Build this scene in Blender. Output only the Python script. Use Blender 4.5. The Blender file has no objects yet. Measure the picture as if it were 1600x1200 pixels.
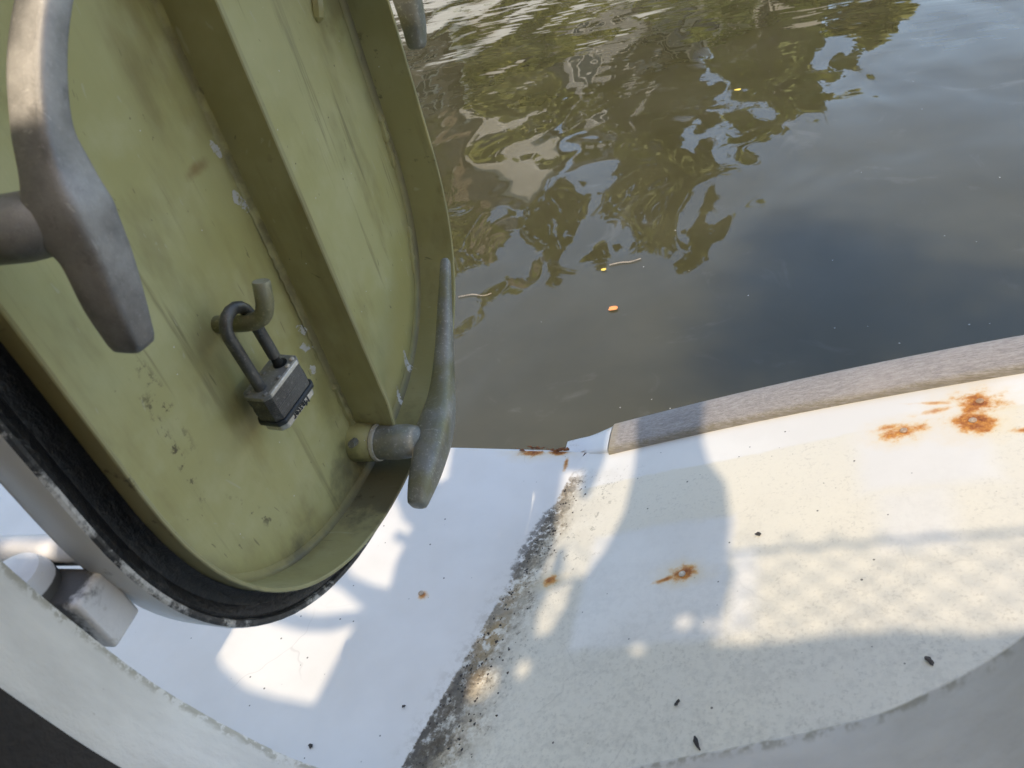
import bpy, bmesh, math, random
import numpy as np
from mathutils import Vector, Matrix
random.seed(7); rng = np.random.default_rng(7)
sc = bpy.context.scene
CZ = 1.45                                   # eye height above the water
# ------------------------------------------------------------------ camera
F = 1203.0                                  # focal length in pixels of the 1600 px photograph
R = np.array([[0.942257, 0.003789, 0.334868], [0.253556, 0.645618, -0.720334], [-0.218927, 0.763650, 0.607373]])
def orth(m):
    u, s, v = np.linalg.svd(m); return u @ v
R = orth(R)
cam = bpy.data.cameras.new('camera'); camo = bpy.data.objects.new('camera', cam); sc.collection.objects.link(camo)
mw = Matrix([[*R[i], 0] for i in range(3)] + [[0, 0, 0, 1]]); mw.translation = (0, 0, CZ); camo.matrix_world = mw
cam.sensor_width = 36; cam.lens = F / 1600 * 36; cam.clip_start = 0.01; cam.clip_end = 2000
cam.dof.use_dof = True; cam.dof.focus_distance = 0.85; cam.dof.aperture_fstop = 18
sc.camera = camo
# ------------------------------------------------------------------ light
K = 2.2                                     # tangent of the sun's elevation; it stands behind the photographer
EL = math.atan(K)
w = bpy.data.worlds.new('World'); sc.world = w; w.use_nodes = True
nt = w.node_tree; bg = nt.nodes['Background']
sky = nt.nodes.new('ShaderNodeTexSky'); sky.sky_type = 'NISHITA'; sky.sun_disc = False
sky.sun_elevation = EL; sky.sun_rotation = math.radians(180); sky.dust_density = 0.3; sky.air_density = 1.0; sky.ozone_density = 3.5
nt.links.new(sky.outputs[0], bg.inputs[0]); bg.inputs[1].default_value = 0.15
sun = bpy.data.lights.new('sun', 'SUN'); sun.energy = 2.0; sun.angle = math.radians(0.45); sun.color = (1, .95, .87)
suno = bpy.data.objects.new('sun', sun); sc.collection.objects.link(suno)
suno.rotation_euler = Vector((0, math.cos(EL), -math.sin(EL))).to_track_quat('-Z', 'Y').to_euler()
suno.location = (0, -3, 8)
sc.view_settings.view_transform = 'Standard'; sc.view_settings.look = 'None'
sc.view_settings.exposure = 1.52; sc.view_settings.use_white_balance = True; sc.view_settings.white_balance_temperature = 8400; sc.view_settings.white_balance_tint = 12; sc.view_settings.gamma = 1; sc.view_settings.use_curve_mapping = False
sc.render.engine = 'CYCLES'; sc.cycles.use_denoising = True
sc.cycles.max_bounces = 6; sc.cycles.diffuse_bounces = 3; sc.cycles.glossy_bounces = 3; sc.cycles.caustics_reflective = False; sc.cycles.caustics_refractive = False
# ------------------------------------------------------------------ geometry helpers
def ray(x, y):
    return R @ np.array([(x - 800) / F, (600 - y) / F, -1.0])
def onX(x, y, c): v = ray(x, y); return v * (c / v[0])
def onY(x, y, c): v = ray(x, y); return v * (c / v[1])
def onZ(x, y, c): v = ray(x, y); return v * (c / v[2])
ZD = -0.62                                  # deck level below the eye
def crease(y): return -0.222 + 0.23 * (y - 0.60)
def deck_z(x, y):
    t = x - crease(y)
    if t <= 0: return ZD
    t = min(t, 1.0)
    return ZD + 0.38 * t * t / (t + 0.012) - 0.17 * t * t
def on_deck(x, y):
    v = ray(x, y); p = v * (ZD / v[2])
    for _ in range(60):
        p = v * (.5 * p[2] / v[2] + .5 * deck_z(p[0], p[1]) / v[2])
    return p
def V(p): return Vector((float(p[0]), float(p[1]), float(p[2]) + CZ))
def crom(pts, n=8, closed=False):
    P = [np.array(p, float) for p in pts]; out = []; L = len(P)
    for i in range(L if closed else L - 1):
        g = lambda j: P[j % L] if closed else P[max(0, min(L - 1, j))]
        a, b, c, d = g(i - 1), g(i), g(i + 1), g(i + 2)
        for k in range(n):
            t = k / n
            out.append(.5 * (2 * b + (c - a) * t + (2 * a - 5 * b + 4 * c - d) * t * t + (3 * b - a - 3 * c + d) * t ** 3))
    if not closed: out.append(P[-1])
    return out
COL = sc.collection
def mesh_obj(name, verts, faces, mat, parent=None, smooth=True, bevel=0, sharp=40):
    me = bpy.data.meshes.new(name); me.from_pydata([V(v) for v in verts], [], faces)
    bm = bmesh.new(); bm.from_mesh(me); bmesh.ops.recalc_face_normals(bm, faces=bm.faces); bm.to_mesh(me); bm.free()
    if smooth:
        me.shade_smooth(); me.set_sharp_from_angle(angle=math.radians(sharp))
    me.materials.append(mat)
    o = bpy.data.objects.new(name, me); COL.objects.link(o); o.parent = parent
    if bevel:
        b = o.modifiers.new('bevel', 'BEVEL'); b.width = bevel; b.segments = 2; b.limit_method = 'ANGLE'; b.angle_limit = math.radians(35)
    return o
def loft(rings, closed=True, cap=True):
    n = len(rings[0]); v = [p for r in rings for p in r]; f = []
    for i in range(len(rings) - 1):
        for j in range(n if closed else n - 1):
            k = (j + 1) % n
            f.append((i * n + j, i * n + k, (i + 1) * n + k, (i + 1) * n + j))
    if cap:
        f.append(tuple(range(n - 1, -1, -1))); f.append(tuple((len(rings) - 1) * n + j for j in range(n)))
    return v, f
def tube(path, radii, n=16, squash=None, upv=(0, 0, 1), power=2.0, roll=0):
    rings = []; P = [np.array(p, float) for p in path]
    for i, p in enumerate(P):
        d = P[min(i + 1, len(P) - 1)] - P[max(i - 1, 0)]; d /= np.linalg.norm(d)
        a = np.array(upv, float); a = a - d * (a @ d); a /= np.linalg.norm(a); b = np.cross(d, a)
        ra = radii[i] if np.ndim(radii[i]) == 0 else radii[i][0]; rb = radii[i] if np.ndim(radii[i]) == 0 else radii[i][1]
        rr = []
        for k in range(n):
            t = 2 * math.pi * k / n + roll; c, s = math.cos(t), math.sin(t)
            c2 = math.copysign(abs(c) ** (2 / power), c); s2 = math.copysign(abs(s) ** (2 / power), s)
            rr.append(p + a * ra * c2 + b * rb * s2)
        rings.append(rr)
    return loft(rings)
def box(c, h, rot=None):
    v = [np.array([sx * h[0], sy * h[1], sz * h[2]]) for sx in (-1, 1) for sy in (-1, 1) for sz in (-1, 1)]
    if rot is not None: v = [rot @ p for p in v]
    v = [p + np.array(c) for p in v]
    return v, [(0, 1, 3, 2), (4, 6, 7, 5), (0, 4, 5, 1), (2, 3, 7, 6), (0, 2, 6, 4), (1, 5, 7, 3)]
def tag(o, label, cat=None, group=None, kind=None):
    o['label'] = label
    if cat: o['category'] = cat
    if group: o['group'] = group
    if kind: o['kind'] = kind
    return o
def empty(name, loc):
    o = bpy.data.objects.new(name, None); o.empty_display_size = .1; COL.objects.link(o); o.location = V(loc)
    return o
def adopt(root):                            # children were built in world space: keep them there
    bpy.context.view_layer.update()
    inv = root.matrix_world.inverted()
    for c in root.children: c.matrix_parent_inverse = inv
# ------------------------------------------------------------------ material helpers
class S:
    def __init__(s, b, k): s.b = b; s.k = k
    def __add__(s, o): return s.b.m('ADD', s, o)
    def __radd__(s, o): return s.b.m('ADD', o, s)
    def __sub__(s, o): return s.b.m('SUBTRACT', s, o)
    def __rsub__(s, o): return s.b.m('SUBTRACT', o, s)
    def __mul__(s, o): return s.b.m('MULTIPLY', s, o)
    def __rmul__(s, o): return s.b.m('MULTIPLY', o, s)
    def __truediv__(s, o): return s.b.m('DIVIDE', s, o)
    def pow(s, o): return s.b.m('POWER', s, o)
    def abs(s): return s.b.m('ABSOLUTE', s)
class B:
    def __init__(self, name, rough=.5, metal=0.0, spec=.5):
        self.mat = bpy.data.materials.new(name); self.mat.use_nodes = True
        self.t = self.mat.node_tree; self.p = self.t.nodes['Principled BSDF']
        self.set('Roughness', rough); self.set('Metallic', metal); self.set('Specular IOR Level', spec)
        self._pos = None
    def put(self, sock, v):
        if isinstance(v, S): self.t.links.new(v.k, sock)
        else:
            if hasattr(sock.default_value, '__len__') and len(sock.default_value) == 4 and len(v) == 3: v = (*v, 1)
            sock.default_value = v
    def set(self, n, v): self.put(self.p.inputs[n], v)
    def node(self, ty, **kw):
        n = self.t.nodes.new(ty)
        for k, v in kw.items(): setattr(n, k, v)
        return n
    def m(self, op, a, b=None, c=None):
        n = self.node('ShaderNodeMath', operation=op); self.put(n.inputs[0], a)
        if b is not None: self.put(n.inputs[1], b)
        if c is not None: self.put(n.inputs[2], c)
        return S(self, n.outputs[0])
    def max(self, a, b): return self.m('MAXIMUM', a, b)
    def min(self, a, b): return self.m('MINIMUM', a, b)
    def step(self, lo, hi, x, a=0., b=1.):
        n = self.node('ShaderNodeMapRange', interpolation_type='SMOOTHSTEP')
        for i, v in enumerate((x, lo, hi, a, b)): self.put(n.inputs[i], v)
        return S(self, n.outputs[0])
    def pos(self):
        if not self._pos:
            g = self.node('ShaderNodeNewGeometry'); self._pos = S(self, g.outputs['Position'])
            x = self.node('ShaderNodeSeparateXYZ'); self.put(x.inputs[0], self._pos)
            self.x, self.y, self.z = (S(self, x.outputs[i]) for i in range(3))
        return self._pos
    def vec(self, x, y, z=0.):
        n = self.node('ShaderNodeCombineXYZ')
        for i, v in enumerate((x, y, z)): self.put(n.inputs[i], v)
        return S(self, n.outputs[0])
    def scale(self, v, s):
        n = self.node('ShaderNodeVectorMath', operation='MULTIPLY'); self.put(n.inputs[0], v); n.inputs[1].default_value = s
        return S(self, n.outputs[0])
    def vadd(self, a, b):
        n = self.node('ShaderNodeVectorMath', operation='ADD'); self.put(n.inputs[0], a); self.put(n.inputs[1], b)
        return S(self, n.outputs[0])
    def noise(self, sc_, det=4., rough=.55, vec=None, dist=0., col=False):
        n = self.node('ShaderNodeTexNoise'); self.put(n.inputs['Vector'], vec or self.pos())
        n.inputs['Scale'].default_value = sc_; n.inputs['Detail'].default_value = det
        n.inputs['Roughness'].default_value = rough; n.inputs['Distortion'].default_value = dist
        return S(self, n.outputs[1 if col else 0])
    def voro(self, sc_, vec=None, feat='F1', rnd=1.0):
        n = self.node('ShaderNodeTexVoronoi', feature=feat); self.put(n.inputs['Vector'], vec or self.pos()); n.inputs['Scale'].default_value = sc_
        n.inputs['Randomness'].default_value = rnd
        return S(self, n.outputs[0])
    def mix(self, f, a, b):
        n = self.node('ShaderNodeMix', data_type='RGBA'); self.put(n.inputs[0], f); self.put(n.inputs[6], a); self.put(n.inputs[7], b)
        return S(self, n.outputs[2])
    def ramp(self, f, stops):
        n = self.node('ShaderNodeValToRGB'); self.put(n.inputs[0], f); e = n.color_ramp.elements
        while len(e) < len(stops): e.new(.5)
        for q, (p, c) in zip(e, stops): q.position = p; q.color = (*c, 1)
        return S(self, n.outputs[0])
    def bump(self, h, dist=.001, strength=1., normal=None):
        n = self.node('ShaderNodeBump'); self.put(n.inputs['Height'], h); n.inputs['Distance'].default_value = dist; n.inputs['Strength'].default_value = strength
        if normal is not None: self.put(n.inputs['Normal'], normal)
        s = S(self, n.outputs[0]); self.set('Normal', s); return s
    def spot(self, a, b, c, rad, warp=None):
        """soft elliptical stain: a, b coordinates; c = (ca, cb); rad = (ra, rb[, angle]); 0 outside .. 1 centre"""
        da, db = a - float(c[0]), b - float(c[1])
        if len(rad) > 2:
            cs, sn = math.cos(rad[2]), math.sin(rad[2]); da, db = da * cs + db * sn, db * cs - da * sn
        da, db = da / float(rad[0]), db / float(rad[1])
        d = (da * da + db * db).pow(.5)
        if warp is not None: d = d + warp
        return self.step(1.0, 0.0, d)
# ------------------------------------------------------------------ materials
def deck_material():
    b = B('deck_paint', .42); b.pos()
    X, Y = b.x, b.y
    t = X - (Y * .23 + (-.222 - .138))
    n1 = b.noise(9, 5); n2 = b.noise(60, 5, .65); n3 = b.noise(320, 3, .6); n4 = b.noise(26, 4)
    wob = (n2 - .5) * .02 + (n1 - .5) * .02
    white = b.mix(b.step(.35, .7, n1), (.70, .685, .645), (.765, .755, .72))
    cream = b.mix(b.step(.3, .75, b.noise(5, 5)), (.72, .685, .585), (.665, .645, .575))
    cream = b.mix(b.step(.52, .68, n3) * b.step(.35, .65, n2) * .28, cream, (.36, .34, .29))
    # zones of bare white paint on the sloping part: margin below the rail, touch-up patches
    zone = b.step(.0, .02, t + (n2 - .5) * .05)
    margin = b.step(.548, .553, Y + wob * .35 - b.max(0., t - .2) * .04)
    def rect(pts, soft=.006):
        q = [on_deck(*p) for p in pts]; xs = [p[0] for p in q]; ys = [p[1] for p in q]
        cx, cy, hx, hy = (min(xs) + max(xs)) / 2, (min(ys) + max(ys)) / 2, (max(xs) - min(xs)) / 2, (max(ys) - min(ys)) / 2
        dx = ((X - float(cx)).abs() - float(hx)); dy = ((Y - float(cy)).abs() - float(hy))
        return b.step(soft, -soft, b.max(dx, dy) + wob * .55)
    patch = b.max(rect([(930, 840), (1135, 1000)]), rect([(1330, 600), (1560, 745)], .012))
    patch = b.max(patch, rect([(1370, 770), (1500, 850)], .014) * .75)
    patch = b.max(patch, rect([(1140, 860), (1180, 985)], .01))
    cz = zone * (1. - b.max(margin, patch))
    base = b.mix(cz, white, cream)
    # grime gathered in the fold
    gm = b.noise(38, 6, .7); gf = b.noise(230, 5, .75); gl = b.noise(13, 3); gc = b.noise(95, 5, .7)
    wb = (.62 - Y) * .11 + .014
    seam = b.step(-.0015, .0015, t + (gf - .5) * .006) * b.step(.59, .56, Y)
    core = seam * b.step(1.5, .1, t / wb + (gm - .5) * 1.5 + (gl - .5) * 1.1)
    pat = gm * .35 + gc * .4 + gf * .25
    base = b.mix(core * b.step(.43, .50, pat) * .80, base, b.mix(b.step(.42, .58, gl), (.27, .175, .07), (.17, .12, .065)))
    base = b.mix(core * b.step(.49, .545, pat) * .85, base, (.08, .060, .038))
    halo_ = seam * b.step(.11, .0, t + (gl - .5) * .05)
    base = b.mix(halo_ * b.step(.565, .60, gc * .45 + gf * .55) * .9, base, (.07, .062, .05))
    base = b.mix(halo_ * b.step(.3, .65, gm) * .35, base, (.38, .33, .24))
    smear = b.step(-.022, .0, t + (gm - .5) * .02) * b.step(.003, -.002, t) * b.step(.57, .45, Y)
    base = b.mix(smear * b.step(.45, .62, gc) * .35, base, (.36, .32, .26))
    upper = b.spot(X, Y, on_deck(838, 845)[:2], (.016, .065, -.25), (gm - .5) * 1.6)
    base = b.mix(b.step(.05, .4, upper) * b.step(.42, .50, gf * .6 + gc * .4) * .75, base, (.085, .064, .040))
    corner = b.spot(X, Y, on_deck(680, 1140)[:2], (.030, .10, -.22), (gm - .5) * 1.6) * seam
    base = b.mix(b.step(.05, .5, corner) * b.step(.36, .50, pat) * .9, base, (.06, .043, .026))
    tan = b.spot(X, Y, on_deck(775, 985)[:2], (.020, .07, -.22), (gm - .5) * 1.5) * seam
    base = b.mix(tan * .75 * b.step(.42, .52, gc), base, (.34, .23, .10))
    gr = core * b.step(.43, .50, pat)
    # grey soiling of the lower slope
    soil = zone * b.step(.55, .25, Y + (n1 - .5) * .12) * b.step(.42, .62, b.noise(160, 4, .7) * .6 + n4 * .4)
    base = b.mix(soil * .26, base, (.34, .33, .30))
    hair = b.step(.010, .0, b.voro(9, feat='DISTANCE_TO_EDGE', vec=b.vadd(b.pos(), b.scale(b.noise(14, 3, col=True), (.05, .05, .05))))) * b.step(.58, .66, b.noise(4.5, 2))
    base = b.mix(hair * .22, base, (.30, .28, .25))
    base = b.mix(b.step(.60, .75, b.noise(7, 6, .7)) * .16, base, (.42, .39, .33))
    # tiny black specks everywhere
    v = b.voro(95); v2 = b.voro(38)
    base = b.mix(b.step(.085, .055, v) * b.step(.55, .62, n4) * .8, base, (.07, .065, .06))
    base = b.mix(b.step(.045, .03, v2) * .85, base, (.06, .055, .05))
    # rust
    spots = [((1412, 673), (.025, .017, .1), 1.), ((1388, 668), (.022, .008, .1), .75), ((1527, 630), (.030, .024, 0), 1.1), ((1520, 660), (.026, .022, 0), 1.15), ((1470, 640), (.040, .006, .1), .6),
             ((1462, 630), (.03, .004, -.3), .6), ((1065, 896), (.019, .013, .35), 1.0), ((1040, 905), (.026, .0045, .3), .8), ((858, 908), (.014, .009, 0), .95), ((1600, 672), (.016, .006, 0), .8),
             ((660, 930), (.008, .009, 0), .8), ((835, 707), (.032, .012, 0), 1.15), ((870, 705), (.025, .010, 0), 1.3), ((885, 722), (.004, .02, 0), .8), ((738, 700), (.05, .006, 0), .35)]
    rw = b.noise(55, 5, .65); rf = b.noise(170, 4, .7)
    warp = (rw - .5) * 1.9 + (rf - .5) * .7
    rust = None
    for c, rad, st in spots:
        s = b.spot(X, Y, on_deck(*c)[:2], rad, warp) * st
        rust = s if rust is None else b.max(rust, s)
    rust = b.min(rust, 1.)
    halo = None
    for c, rad, st in spots:
        if rad[0] < .013 or st < .9: continue
        s = b.spot(X, Y, on_deck(*c)[:2], (rad[0] * 1.9, rad[1] * 1.8), (rw - .5) * 1.0)
        halo = s if halo is None else b.max(halo, s)
    base = b.mix(halo * .45, base, (.74, .56, .28))
    rc = b.ramp(rust * .62 + (rf - .5) * 1.5 * rust, [(0., (.74, .56, .28)), (.2, (.70, .40, .11)), (.42, (.56, .22, .045)), (.66, (.32, .095, .022)), (.95, (.09, .032, .014))])
    base = b.mix(b.step(.0, .85, rust + (rf - .5) * .5 * b.step(0., .2, rust)), base, rc)
    b.set('Base Color', base)
    b.set('Roughness', b.mix(b.max(cz, rust), (.36,) * 3, (.7,) * 3))
    crackle = b.step(.0, .09, b.voro(70, feat='DISTANCE_TO_EDGE'))
    h = n1 * .8 + b.noise(22, 3) * .35 + n3 * (cz * .35 + .02) + rust * rf * .8 - gr * .2
    b.bump(h, .0016, .6)
    return b.mat
M = {}
M['deck'] = deck_material()

b = B('white_gloss_paint', .38); b.pos()
n1 = b.noise(14, 5); nf = b.noise(120, 4, .7); cr = b.noise(45, 5, .7)
c = b.mix(b.step(.3, .7, n1), (.66, .675, .69), (.74, .75, .75))
c = b.mix(b.step(.60, .70, cr) * .5, c, (.30, .28, .25))
b.set('Base Color', c); b.bump(n1 * .7 + nf * .25 + b.step(.6, .66, cr) * .4, .0012, .7); M['white'] = b.mat

b = B('coaming_paint', .45); b.pos()
n1 = b.noise(22, 4, vec=b.scale(b.pos(), (1, 3.5, 1))); nf = b.noise(150, 4, .7); cr = b.noise(70, 5, .75, vec=b.scale(b.pos(), (1, 2.5, 1)))
c = b.mix(b.step(.3, .7, n1), (.70, .69, .65), (.80, .79, .745))
edge = b.step(.1395, .1435, b.y + (cr - .5) * .008)
c = b.mix(edge * b.step(.45, .55, nf) * .6, c, (.30, .27, .18))
c = b.mix(b.step(.68, .73, cr) * .6, c, (.40, .37, .30))
b.set('Base Color', c); b.bump(n1 * .8 + nf * .35 + cr * .4, .0015, .8); M['coaming'] = b.mat

b = B('dark_lining', .7); b.pos()
b.set('Base Color', b.mix(b.noise(30, 5), (.012, .010, .009), (.035, .028, .024))); b.bump(b.noise(200, 4), .001); M['lining'] = b.mat

YC_ = .407
def olive(name, door=False):
    b = B(name, .42); b.pos()
    n1 = b.noise(7, 4); n2 = b.noise(28, 6, .62); n3 = b.noise(190, 3, .6); st = b.noise(16, 5, .6, vec=b.scale(b.pos(), (1, 1, .35)))
    c = b.mix(b.step(.3, .72, n1), (.36, .335, .140) if door else (.29, .268, .125), (.41, .395, .205) if door else (.33, .315, .17))  # flange and stiffener: same paint, darkened for the shade they stand in
    c = b.mix(b.step(.45, .75, n2) * .55, c, (.45, .43, .24) if door else (.37, .35, .20))
    c = b.mix(b.step(.50, .72, st) * .6, c, (.16, .125, .05))
    Y, Z = b.y, b.z - CZ
    drip = b.noise(1., 4, .65, vec=b.scale(b.pos(), (30, 75, 5)))
    c = b.mix(b.step(.58, .72, drip) * b.step(.35, .6, n1) * .6, c, (.11, .085, .034))
    scr = b.noise(1., 2, .5, vec=b.vadd(b.scale(b.pos(), (40, 260, 22)), b.scale(b.noise(6, 2, col=True), (20, 20, 20))))
    c = b.mix(b.step(.70, .74, scr) * .45, c, (.42, .41, .30))
    c = b.mix(b.step(.285, .26, scr) * .5, c, (.06, .05, .025))
    spk = b.step(.06, .035, b.voro(70)) * b.step(.5, .6, n2)
    c = b.mix(spk * .8, c, (.04, .032, .015))
    c = b.mix(b.step(.035, .022, b.voro(55, vec=b.vadd(b.pos(), (.3, .7, .1)))) * .9, c, (.6, .6, .56))
    chips = None
    if not door:
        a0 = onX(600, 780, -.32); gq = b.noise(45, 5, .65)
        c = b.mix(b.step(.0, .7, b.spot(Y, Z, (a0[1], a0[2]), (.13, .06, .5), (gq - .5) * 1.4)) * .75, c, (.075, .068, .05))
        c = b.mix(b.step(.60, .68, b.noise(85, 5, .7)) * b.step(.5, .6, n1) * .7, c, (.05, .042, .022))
    if door:
        def at(p): q = onX(p[0], p[1], -.34); return q[1], q[2]
        # dark run marks down the panel
        for p0, p1, wd in (((190, 560), (345, 830), .006), ((345, 770), (450, 830), .006), ((200, 540), (310, 720), .008)):
            a0, a1 = at(p0), at(p1); L = math.hypot(a1[0] - a0[0], a1[1] - a0[1])
            s = b.spot(Y, Z, ((a0[0] + a1[0]) / 2, (a0[1] + a1[1]) / 2), (L * .6, wd, math.atan2(a1[1] - a0[1], a1[0] - a0[0])), (n2 - .5) * 1.0)
            c = b.mix(s * b.step(.55, .63, b.noise(120, 4, .7)) * .9, c, (.045, .034, .018))
        nz = b.noise(110, 4, .7)
        for p, rad in (((376, 315), (.011, .004, 1.9)), ((336, 232), (.008, .003, 1.9)), ((478, 542), (.009, .004, 2.3)), ((490, 577), (.005, .004, 0)), ((470, 515), (.008, .003, 2.2)),
                       ((636, 570), (.024, .0035, 1.35)), ((622, 625), (.014, .003, 1.0)), ((560, 800), (.02, .010, .6)), ((410, 345), (.006, .003, 2.))):
            s = b.spot(Y, Z, at(p), rad, (nz - .5) * 2.6)
            chips = s if chips is None else b.max(chips, s)
        chips = b.step(.06, .16, chips)
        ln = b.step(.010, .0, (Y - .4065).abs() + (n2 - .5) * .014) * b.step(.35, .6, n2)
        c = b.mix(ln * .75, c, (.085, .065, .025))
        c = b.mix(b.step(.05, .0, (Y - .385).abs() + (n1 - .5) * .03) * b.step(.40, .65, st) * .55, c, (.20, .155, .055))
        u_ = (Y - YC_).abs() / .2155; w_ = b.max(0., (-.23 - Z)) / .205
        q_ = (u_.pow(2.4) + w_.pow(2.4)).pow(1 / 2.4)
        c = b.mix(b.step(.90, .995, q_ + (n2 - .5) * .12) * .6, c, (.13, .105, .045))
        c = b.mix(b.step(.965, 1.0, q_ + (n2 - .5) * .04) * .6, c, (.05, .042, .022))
        # brown grime round the shaft and in the lower corner
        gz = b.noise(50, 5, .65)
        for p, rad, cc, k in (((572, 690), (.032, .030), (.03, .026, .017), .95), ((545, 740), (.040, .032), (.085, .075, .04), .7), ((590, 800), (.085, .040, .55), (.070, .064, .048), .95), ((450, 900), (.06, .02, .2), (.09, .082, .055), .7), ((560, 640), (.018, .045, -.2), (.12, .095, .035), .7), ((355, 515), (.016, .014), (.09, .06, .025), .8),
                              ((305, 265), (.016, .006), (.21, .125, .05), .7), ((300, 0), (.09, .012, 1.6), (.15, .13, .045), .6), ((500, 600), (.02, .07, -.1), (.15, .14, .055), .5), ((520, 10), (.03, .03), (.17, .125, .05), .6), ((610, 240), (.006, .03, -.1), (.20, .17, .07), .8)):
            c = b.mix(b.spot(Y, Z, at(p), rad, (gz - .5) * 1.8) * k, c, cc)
        c = b.mix(chips * b.step(.38, .5, b.noise(260, 3, .7)), c, (.50, .50, .49))
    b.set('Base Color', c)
    b.set('Roughness', b.step(.3, .7, n2, .34, .52))
    brush = b.noise(9, 4, .6, vec=b.scale(b.pos(), (6, 40, 3)))
    h = n2 * .5 + n3 * .14 + b.noise(45, 3) * .35 + brush * .35
    if chips is not None: h = h - chips * .5
    b.bump(h, .0008, .55)
    return b.mat
M['olive'] = olive('olive_paint_shaded'); M['panel'] = olive('olive_panel_paint', True)  # one paint, as a shaded and a lit copy

b = B('black_rubber', .33); b.pos()
n = b.noise(40, 6, .7, vec=b.scale(b.pos(), (3, 1, 1)))
b.set('Base Color', b.mix(b.step(.55, .75, n), (.010, .010, .011), (.05, .05, .052))); b.bump(n + b.noise(260, 3, .7) * .3, .003, .9); M['rubber'] = b.mat

b = B('worn_lip', .5); b.pos()
n = b.noise(34, 6, .75); nf = b.noise(160, 4, .7)
n = b.noise(18, 6, .75); c = b.mix(b.step(.40, .50, n), (.60, .59, .57), (.035, .035, .036)); c = b.mix(b.step(.52, .60, nf) * .6, c, (.10, .10, .10)); c = b.mix(b.step(.60, .66, b.noise(90, 4, .7)) * .6, c, (.45, .44, .43))
b.set('Base Color', c); b.bump(n * .6 + nf * .5, .0015, .8); M['lip'] = b.mat

def metal(name, c0, c1, rough=.5, met=.55, green=None, fl=.5):
    b = B(name, rough, met); b.pos()
    n = b.noise(35, 5, .6); nf = b.noise(900, 2, .6); ng = b.noise(420, 3, .7)
    c = b.mix(b.step(.3, .7, n), c0, c1); c = b.mix(b.step(.55, .7, ng) * fl, c, tuple(min(1, v * 2.0) for v in c1))
    sc1 = b.noise(1., 3, .6, vec=b.vadd(b.scale(b.pos(), (60, 420, 60)), b.scale(b.noise(9, 2, col=True), (14, 14, 14)))); c = b.mix(b.step(.66, .72, sc1) * .35, c, tuple(min(1, v * 1.9) for v in c1)); c = b.mix(b.step(.60, .78, b.noise(60, 5, .7)) * .55, c, tuple(v * .35 for v in c0))
    if green: c = b.mix(b.step(.48, .66, b.noise(26, 4)) * .65, c, green)
    b.set('Base Color', c); b.set('Roughness', b.step(.3, .7, n, rough - .08, rough + .12)); b.bump(nf * .5 + ng * .5 + n * .6, .0005, .7); return b.mat
M['dog'] = metal('weathered_bronze', (.16, .16, .14), (.27, .275, .255), .50, .35, (.18, .17, .075))
M['dog_grey'] = metal('bare_cast_handle', (.15, .147, .146), (.33, .325, .32), .46, .2, None, .12)
M['lockmetal'] = metal('lock_steel', (.17, .168, .16), (.30, .297, .285), .42, .45)
M['lockdark'] = metal('lock_dark_steel', (.065, .065, .064), (.13, .128, .122), .40, .5)
M['lockbright'] = metal('lock_worn_edge', (.42, .40, .36), (.62, .60, .56), .38, .4)
M['hook'] = metal('painted_hook', (.16, .15, .075), (.24, .23, .14), .45, .3, (.38, .37, .30))
M['bolt'] = metal('rusty_bolt', (.45, .38, .30), (.62, .58, .50), .6, .1, (.35, .16, .05))
b = B('lock_bumper', .5); b.pos(); b.set('Base Color', (.018, .024, .030, 1)); b.bump(b.noise(300), .0004); M['bumper'] = b.mat
b = B('keyhole_black', .8); b.set('Base Color', (.006, .006, .006, 1)); M['black'] = b.mat

b = B('weathered_teak', .65); b.pos()
sv = b.vadd(b.scale(b.pos(), (7, 110, 110)), b.scale(b.noise(5, 2, col=True), (2, 2, 2)))
g = b.noise(4., 6, .7, vec=sv); g2 = b.noise(12, 4, .7, vec=sv); lo = b.noise(10, 4)
c = b.ramp(g, [(0.25, (.19, .175, .165)), (.5, (.33, .305, .29)), (.75, (.46, .43, .41))])
c = b.mix(b.step(.5, .66, g2) * .6, c, (.15, .135, .13)); c = b.mix(b.step(.45, .7, lo) * .3, c, (.47, .42, .39))
foot = b.step(.606, .600, b.y + (lo - .5) * .008)
c = b.mix(foot * b.step(.35, .6, g2) * .5, c, (.20, .17, .08))
endy = b.step(-.176, -.186, b.x + (lo - .5) * .01)
c = b.mix(endy * .45, c, (.36, .30, .19))
b.set('Base Color', c); b.bump(g * .7 + g2 * .5, .0016, .9); M['teak'] = b.mat

b = B('sun_blocker_canvas', .9); b.pos(); cc = b.mix(b.noise(6), (.90, .80, .62), (.94, .85, .68)); b.set('Base Color', cc); M['canvas'] = b.mat  # added sheet lets warm light through to fill the deck
tr = b.node('ShaderNodeBsdfTranslucent'); b.put(tr.inputs[0], cc); mx = b.node('ShaderNodeMixShader'); mx.inputs[0].default_value = .85
b.t.links.new(b.p.outputs[0], mx.inputs[1]); b.t.links.new(tr.outputs[0], mx.inputs[2]); b.t.links.new(mx.outputs[0], b.t.nodes['Material Output'].inputs[0])
b = B('shadow_net_cord', .8); b.pos(); b.set('Base Color', b.mix(b.noise(20), (.05, .07, .06), (.08, .10, .09))); M['cord'] = b.mat

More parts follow.
